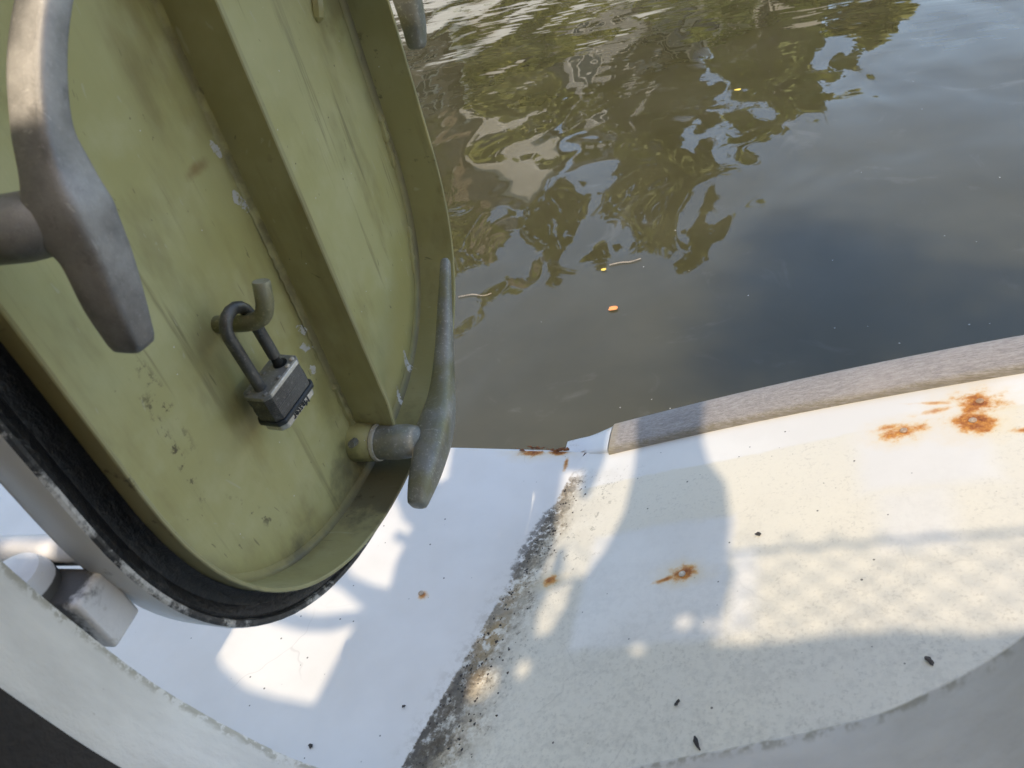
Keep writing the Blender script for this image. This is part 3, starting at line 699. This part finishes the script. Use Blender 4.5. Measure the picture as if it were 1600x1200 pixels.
# near dog on the hinge side
h2 = dog((.2165, -.0985), -.272,
    [(ax(88, 268, -.2715), (.0112, .0105)), (ax(66, 200, -.273), (.0102, .0076)), (ax(58, 100, -.275), (.0102, .0068)), (ax(68, 5, -.277), (.0098, .0066)), (ax(95, -100, -.280), (.0075, .0078)), (ax(140, -260, -.284), (.0055, .0056))],
    [(ax(148, 395, -.267), (.0120, .0105)), (ax(178, 470, -.267), (.0108, .0092)), (ax(205, 530, -.268), (.0085, .0072))], M['dog_grey'], (.0150, .0120), 5.0, .0142, ax(112, 335, -.270))
h2['label'] = 'large grey dog handle on the hinge side of the door'
# upper outboard dog, only its lower arm in view
h3 = dog((.566, -.052), -.262,
    [((-.266, .585, -.01), (.0095, .0105)), ((-.272, .60, .05), (.0075, .008)), ((-.278, .605, .11), (.005, .005))],
    [(ax(640, 10, -.262), (.0095, .0098)), (ax(651, 66, -.263), (.0072, .0075))], M['dog'], (.0115, .013))
h3['label'] = 'tip of the upper dog handle above the water'
# hook
hp = [(XP - .001, .3285, -.2265), (XP + .012, .3285, -.2265), (-.3125, .328, -.2255), (-.3035, .329, -.2225), (-.299, .3305, -.2160), (-.2975, .3325, -.2085), (-.2965, .3345, -.2005)]
hp2 = crom(hp, 5); v, f = tube(hp2, [.0056] * (len(hp2) - 1) + [.0052], 16, upv=(.3, 1, .1)); hk = mesh_obj('lock_hook', v, f, M['hook'], door, sharp=50)
# hinge arms
def chunk(name, c, h, mat, parent, rot=0, bev=.004):
    cs, sn = math.cos(rot), math.sin(rot); Rm = np.array([[cs, -sn, 0], [sn, cs, 0], [0, 0, 1]])
    v, f = box(c, h, Rm); return mesh_obj(name, v, f, mat, parent, bevel=bev)
b = B('hinge_paint', .5); b.pos(); n_ = b.noise(30, 5, .7); nf = b.noise(140, 4, .7)
c = b.mix(b.step(.3, .7, n_), (.68, .69, .72), (.76, .765, .78))
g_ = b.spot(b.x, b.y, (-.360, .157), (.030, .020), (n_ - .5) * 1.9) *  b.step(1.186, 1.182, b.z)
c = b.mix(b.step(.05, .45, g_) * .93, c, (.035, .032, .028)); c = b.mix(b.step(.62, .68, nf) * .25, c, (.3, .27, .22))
b.set('Base Color', c); b.bump(n_ + nf * .4, .0015, .7); M['hinge'] = b.mat
ha = chunk('hinge_arm', (-.360, .160, -.290), (.025, .012, .019), M['hinge'], None, .08, .0022); P.append(ha); ha.parent = boat; ha['label'] = 'white hinge arm with black grime below the door'
v, f = tube([(-.347, .181, -.266), (-.375, .178, -.266), (-.410, .174, -.266)], [.0085] * 3, 14); mesh_obj('hinge_web', v, f, M['hinge'], ha)
v, f = tube([(-.371, .154, -.315), (-.371, .154, -.262), (-.371, .154, -.2555), (-.371, .154, -.2530)], [.0175, .0175, .0145, .008], 22, upv=(1, 0, 0)); mesh_obj('hinge_pin', v, f, M['hinge'], ha)
# ---- awning sheet, unseen and added over the deck; openings cut to the sun patches
ZA = 0.90
def to_blocker(p): return (p[0], p[1] - (ZA - p[2]) / K)
deckpx = {
 'L1': [(325, 985), (335, 1015), (348, 1042), (385, 1076), (430, 1090), (490, 1101), (520, 1042), (553, 977), (515, 987), (470, 986), (400, 965), (340, 960)],
 'L2': [(533, 920), (570, 953), (500, 962), (450, 955), (480, 900)],
 'L3': [(612, 765), (630, 812), (643, 824), (640, 836), (618, 829), (614, 842), (631, 852), (618, 880), (608, 921), (585, 915), (550, 900), (520, 850), (580, 750)],
 'L4': [(640, 700), (708, 688), (699, 748), (683, 756), (655, 735)],
 'S1': [(881, 735), (912, 735), (906, 775), (918, 780), (945, 720), (958, 665), (1000, 650), (990, 735), (975, 800), (945, 860), (912, 903), (878, 905), (884, 856), (874, 854), (856, 900), (845, 903), (866, 850), (872, 790)],
 'S2': [(858, 922), (893, 908), (884, 945), (858, 990), (836, 994), (842, 955)],
 'S3': [(735, 1060), (758, 1046), (780, 1046), (776, 1075), (750, 1095), (730, 1092)],
 'S4': [(806, 1040), (822, 1030), (830, 1040), (820, 1058), (808, 1062)],
 'S5': [(985, 1010), (1000, 1006), (1010, 1014), (998, 1024), (986, 1020)],
 'S6': [(1056, 968), (1072, 960), (1085, 968), (1075, 985), (1058, 982)],
 'S7': [(1096, 972), (1110, 966), (1120, 974), (1110, 986), (1098, 984)],
 'R1': [(1112, 560), (1098, 690), (1108, 722), (1134, 755), (1142, 815), (1137, 868), (1150, 895), (1132, 950), (1112, 1008), (1180, 1008), (1300, 992), (1420, 984), (1520, 992), (1600, 985), (1900, 960), (2000, 500), (1600, 430), (1300, 500)],
}
holes = []
for k, pl in deckpx.items():
    q = [to_blocker(on_deck(*p)) for p in pl]; holes.append([(p[0], p[1]) for p in q])
holes.append([(-.2845, -.208), (-.2655, -.208), (-.267, -.145), (-.284, -.145)])       # over the near handle
holes.append([(-.398, -.3575), (-.364, -.3575), (-.364, -.3485), (-.398, -.3485)])
outer = [(-2.2, -1.0), (2.4, -1.0), (2.4, .10), (-2.2, .10)]
cu = bpy.data.curves.new('sun_blocker', 'CURVE'); cu.dimensions = '2D'; cu.fill_mode = 'BOTH'; cu.extrude = .0015
for poly in [outer] + holes:
    sp = cu.splines.new('POLY'); sp.points.add(len(poly) - 1); sp.use_cyclic_u = True
    for i, p in enumerate(poly): sp.points[i].co = (p[0], p[1], ZA + CZ, 1)
tmp = bpy.data.objects.new('sun_blocker_curve', cu); COL.objects.link(tmp); bpy.context.view_layer.update()
zc = ZA + CZ; 
me = bpy.data.meshes.new_from_object(tmp.evaluated_get(bpy.context.evaluated_depsgraph_get())); bpy.data.objects.remove(tmp)
if len(me.vertices) and abs(np.mean([q.co.z for q in me.vertices])) < .1:
    me.transform(Matrix.Translation((0, 0, zc)))
me.name = 'sun_blocker'; me.materials.clear(); me.materials.append(M['canvas'])
aw = bpy.data.objects.new('sun_blocker', me); COL.objects.link(aw); aw.parent = boat; P.append(aw); aw['label'] = 'canvas sheet added out of view to shape the sun patches'
for x, y in ((-2.1, -.95), (2.3, -.95), (2.3, .0), (-2.1, .0)):  # poles for the added sheet
    v, f = tube([(x, y, -.9), (x, y, ZA + .02)], [.02, .02], 10); mesh_obj('sun_blocker_pole', v, f, M['lockmetal'], aw)
# mesh added under the openings to dim the sun patches
b = B('sun_dimming_mesh', .9); cc = (.55, .55, .53); b.set('Base Color', cc); tp = b.node('ShaderNodeBsdfTransparent'); tl = b.node('ShaderNodeBsdfTranslucent'); b.put(tl.inputs[0], (.92, .84, .68)); mx = b.node('ShaderNodeMixShader'); mx.inputs[0].default_value = .46
b.t.links.new(tl.outputs[0], mx.inputs[1]); b.t.links.new(tp.outputs[0], mx.inputs[2]); b.t.links.new(mx.outputs[0], b.t.nodes['Material Output'].inputs[0]); M['mesh'] = b.mat
for x0, x1 in ((-.64, -.372), (-.256, 1.3)):
    mesh_obj('sun_dimming_mesh', [(x0, -.62, ZA - .012), (x1, -.62, ZA - .012), (x1, .06, ZA - .012), (x0, .06, ZA - .012)], [(0, 1, 2, 3)], M['mesh'], aw, smooth=False)
# netting added across the lower opening to cast a rippled shadow pattern
pa, pb = to_blocker(on_deck(1160, 868)), to_blocker(on_deck(1600, 792)); pc, pd = to_blocker(on_deck(1120, 1010)), to_blocker(on_deck(1600, 990))
def cordline(p, q, r):
    return tube([(p[0], p[1], ZA + .004), ((p[0] + q[0]) / 2, (p[1] + q[1]) / 2, ZA + .004), (q[0], q[1], ZA + .004)], [r] * 3, 6)
v, f = cordline((pa[0] - .02, pa[1]), (pb[0] + .5, pb[1] + .02), .0022); mesh_obj('shadow_border_cord', v, f, M['cord'], aw)
VV, FF = [], []
y0, y1 = pc[1] - .02, pa[1]
for i in range(30):
    for s in (-1, 1):
        x = -.15 + i * .034
        v, f = cordline((x, y0), (x + s * .16, max(y1, y0 + .13)), .0008); n0 = len(VV); VV += v; FF += [tuple(k + n0 for k in q) for q in f]
mesh_obj('shadow_net', VV, FF, M['cord'], aw)['kind'] = 'stuff'
# link everything below the boat
bpy.context.view_layer.update()
inv = boat.matrix_world.inverted()
for o in P: o.matrix_parent_inverse = inv
# ------------------------------------------------------------------ padlock hanging open on the hook
lk = empty('padlock', (-.3165, .3225, -.2985)); tag(lk, 'worn laminated steel padlock hanging open on the hook of the green door', 'padlock')
LW, LT = .0205, .0108                        # half width along y, half thickness along x
tiltY = math.radians(-3)
def lockbox(name, z0, z1, grow, mat, bev, parent=lk, chamf=.004):
    prof = []
    w_, t_ = LW + grow, LT + grow
    for sx, sy in ((1, -1), (1, 1), (-1, 1), (-1, -1)):
        a, b_ = (sx * t_, sy * (w_ - chamf)), (sx * (t_ - chamf), sy * w_)
        prof += [b_, a] if (sx, sy) in ((1, -1), (-1, 1)) else [a, b_]
    rings = [[(-.3165 + p[0], .3225 + p[1], z) for p in prof] for z in (z0, z1)]
    v, f = loft(rings); return mesh_obj(name, v, f, mat, parent, bevel=bev, sharp=30)
zt = -.2665
lockbox('top_plate', zt - .0030, zt, .0004, M['lockmetal'], .0006)
for i in range(12):
    z1 = zt - .0032 - i * .00157; lockbox('laminated_plate', z1 - .00142, z1, random.uniform(-.00022, .0001), M['lockdark'], .0002)
v, f = box((-.3165 + LT - .0006, .3225, zt - .0012), (.0013, LW - .0042, .0016)); mesh_obj('worn_edge', v, f, M['lockbright'], lk, bevel=.0005)
lockbox('bumper_band', zt - .0258, zt - .0222, .0011, M['bumper'], .0010)
lockbox('base_plate', zt - .0315, zt - .0259, -.0006, M['lockbright'], .0012)
lockbox('base_boss', zt - .0345, zt - .0315, -.004, M['lockmetal'], .0012)
for dy, dx in ((-.0165, .0070), (-.0165, -.0070), (.0165, .0070), (.0165, -.0070), (-.001, .0075), (.010, .0078), (.002, -.0075)):
    c = (-.3165 + dx, .3225 + dy, zt); v, f = tube([(c[0], c[1], zt - .0005), (c[0], c[1], zt + .0006), (c[0], c[1], zt + .0011)], [.0019, .0018, .0010], 10, upv=(1, 0, 0)); mesh_obj('rivet', v, f, M['lockmetal'] if dy < .005 else M['bolt'], lk)
v, f = tube([(-.3165, .3345, zt + .00005), (-.3165, .3345, zt + .0004)], [.0050, .0050], 18, upv=(1, 0, 0)); mesh_obj('shackle_hole', v, f, M['black'], lk)
sy0, sy1 = .3110, .3335; ztop = -.2255
sp = [(-.3165, sy0, zt - .002), (-.3165, sy0, zt + .020), (-.3165, sy0, ztop + .002)]
for k in range(1, 8):
    a = math.pi * k / 8; sp.append((-.3165, (sy0 + sy1) / 2 - math.cos(a) * (sy1 - sy0) / 2, ztop + .002 + math.sin(a) * .0115))
sp += [(-.3165, sy1, ztop + .002), (-.3165, sy1, zt + .014), (-.3165, sy1, zt + .0075)]
v, f = tube(sp, [.0040] * len(sp), 14, upv=(1, 0, 0)); sh = mesh_obj('shackle', v, f, M['lockdark'], lk, sharp=60)
v, f = tube([(-.3165, sy1, zt + .0072), (-.3165, sy1 - .0007, zt + .0045), (-.3165, sy1, zt + .0012)], [.0030, .0029, .0036], 12, upv=(1, 0, 0)); mesh_obj('shackle_notch', v, f, M['black'], lk)
tc = bpy.data.curves.new('lettering', 'FONT'); tc.body = 'Master'; tc.size = .0068; tc.extrude = .0004; tc.align_x = 'CENTER'; tc.align_y = 'CENTER'
to = bpy.data.objects.new('lettering', tc); COL.objects.link(to); bpy.context.view_layer.update()
tm = bpy.data.meshes.new_from_object(to.evaluated_get(bpy.context.evaluated_depsgraph_get())); bpy.data.objects.remove(to)
# faces +x, upside down
tm.transform(Matrix(((0, 0, 1, -.3165 + LT - .0003), (-1, 0, 0, .3225), (0, -1, 0, zt - .0288 + CZ), (0, 0, 0, 1)))); tm.materials.append(M['bumper'])
lt = bpy.data.objects.new('lettering', tm); COL.objects.link(lt); lt.parent = lk
adopt(lk)
# swing the lock a little about the hook
piv = Vector((-.3165, .3285, -.222 + CZ))
lk.matrix_world = Matrix.Translation(piv) @ Matrix.Rotation(math.radians(4), 4, 'X') @ Matrix.Rotation(math.radians(-6), 4, 'Z') @ Matrix.Translation(-piv) @ lk.matrix_world
# ------------------------------------------------------------------ small things
def blob(name, px, py, rx, ry, ang, mat, label, cat, plane='water', h=.002, group=None):
    c = onZ(px, py, -CZ + .004) if plane == 'water' else on_deck(px, py) + np.array([0, 0, .0012])
    n = 12; v = [c + np.array([0, 0, h])]
    for k in range(n):
        a = 2 * math.pi * k / n; q = random.uniform(.8, 1.15) if plane == 'water' else random.uniform(.55, 1.3)
        x, y = math.cos(a) * rx * q, math.sin(a) * ry * q
        v.append(c + np.array([x * math.cos(ang) - y * math.sin(ang), x * math.sin(ang) + y * math.cos(ang), random.uniform(0, h * .6)]))
    n0 = len(v); v.append(c - np.array([0, 0, .0006]))
    f = [(0, 1 + k, 1 + (k + 1) % n) for k in range(n)] + [(n0, 1 + (k + 1) % n, 1 + k) for k in range(n)]
    return tag(mesh_obj(name, v, f, mat), label, cat, group)
blob('floating_leaf', 958, 482, .017, .013, .4, M['leaf_orange'], 'orange leaf floating on the brown water', 'leaf', h=.004)
blob('floating_leaf', 1153, 140, .017, .010, .2, M['leaf_yellow'], 'yellow leaf floating near the top of the sky reflection', 'leaf', h=.004)
blob('floating_leaf', 943, 421, .010, .007, .2, M['leaf_yellow'], 'tiny yellow leaf by the floating twig', 'leaf', h=.003)
def twig(name, pts, r, label):
    P_ = [onZ(*p, -CZ + .004) for p in pts]; v, f = tube(crom(P_, 4), [r] * (4 * (len(P_) - 1) + 1), 6)
    tag(mesh_obj(name, v, f, M['twig']), label, 'twig')
twig('floating_twig', [(952, 414), (970, 410), (985, 409), (1001, 404)], .0022, 'thin twig floating above the orange leaf')
twig('floating_twig', [(716, 464), (738, 460), (755, 462), (768, 458)], .0018, 'pale twig floating beside the door edge')
for p, rx, ry, a, l in (((1453, 1034), .0034, .0022, -.9, 'dark paint flake on the lower right deck'), ((1089, 1164), .0056, .0019, -1.1, 'long dark flake near the bottom centre of the deck'), ((486, 1166), .0030, .0022, -.8, 'black crumb on the flat deck near the coaming'),
                       ((631, 1105), .002, .002, 0, 'small black crumb beside the dirty fold'), ((1058, 1099), .003, .0015, 1.2, 'small dark flake left of the long dark flake'), ((1184, 836), .0026, .002, 0, 'green brown crumb in the sunlit deck patch')):
    blob('paint_flake', *p, rx, ry, a, M['flake'], l, 'flake', 'deck', .0012)
VV, FF = [], []
for i in range(30):
    c = onZ(random.uniform(700, 1600), random.uniform(60, 660), -CZ + .003); s = random.uniform(.0012, .0032); n0 = len(VV)
    a = random.uniform(0, 3)
    for k in range(5): VV.append(c + np.array([math.cos(a + k * 1.257) * s * random.uniform(.5, 1.3), math.sin(a + k * 1.257) * s, 0]))
    FF.append(tuple(range(n0, n0 + 5)))
o = mesh_obj('floating_specks', VV, FF, M['fleck'], smooth=False); tag(o, 'pale specks of debris drifting on the water', kind='stuff')
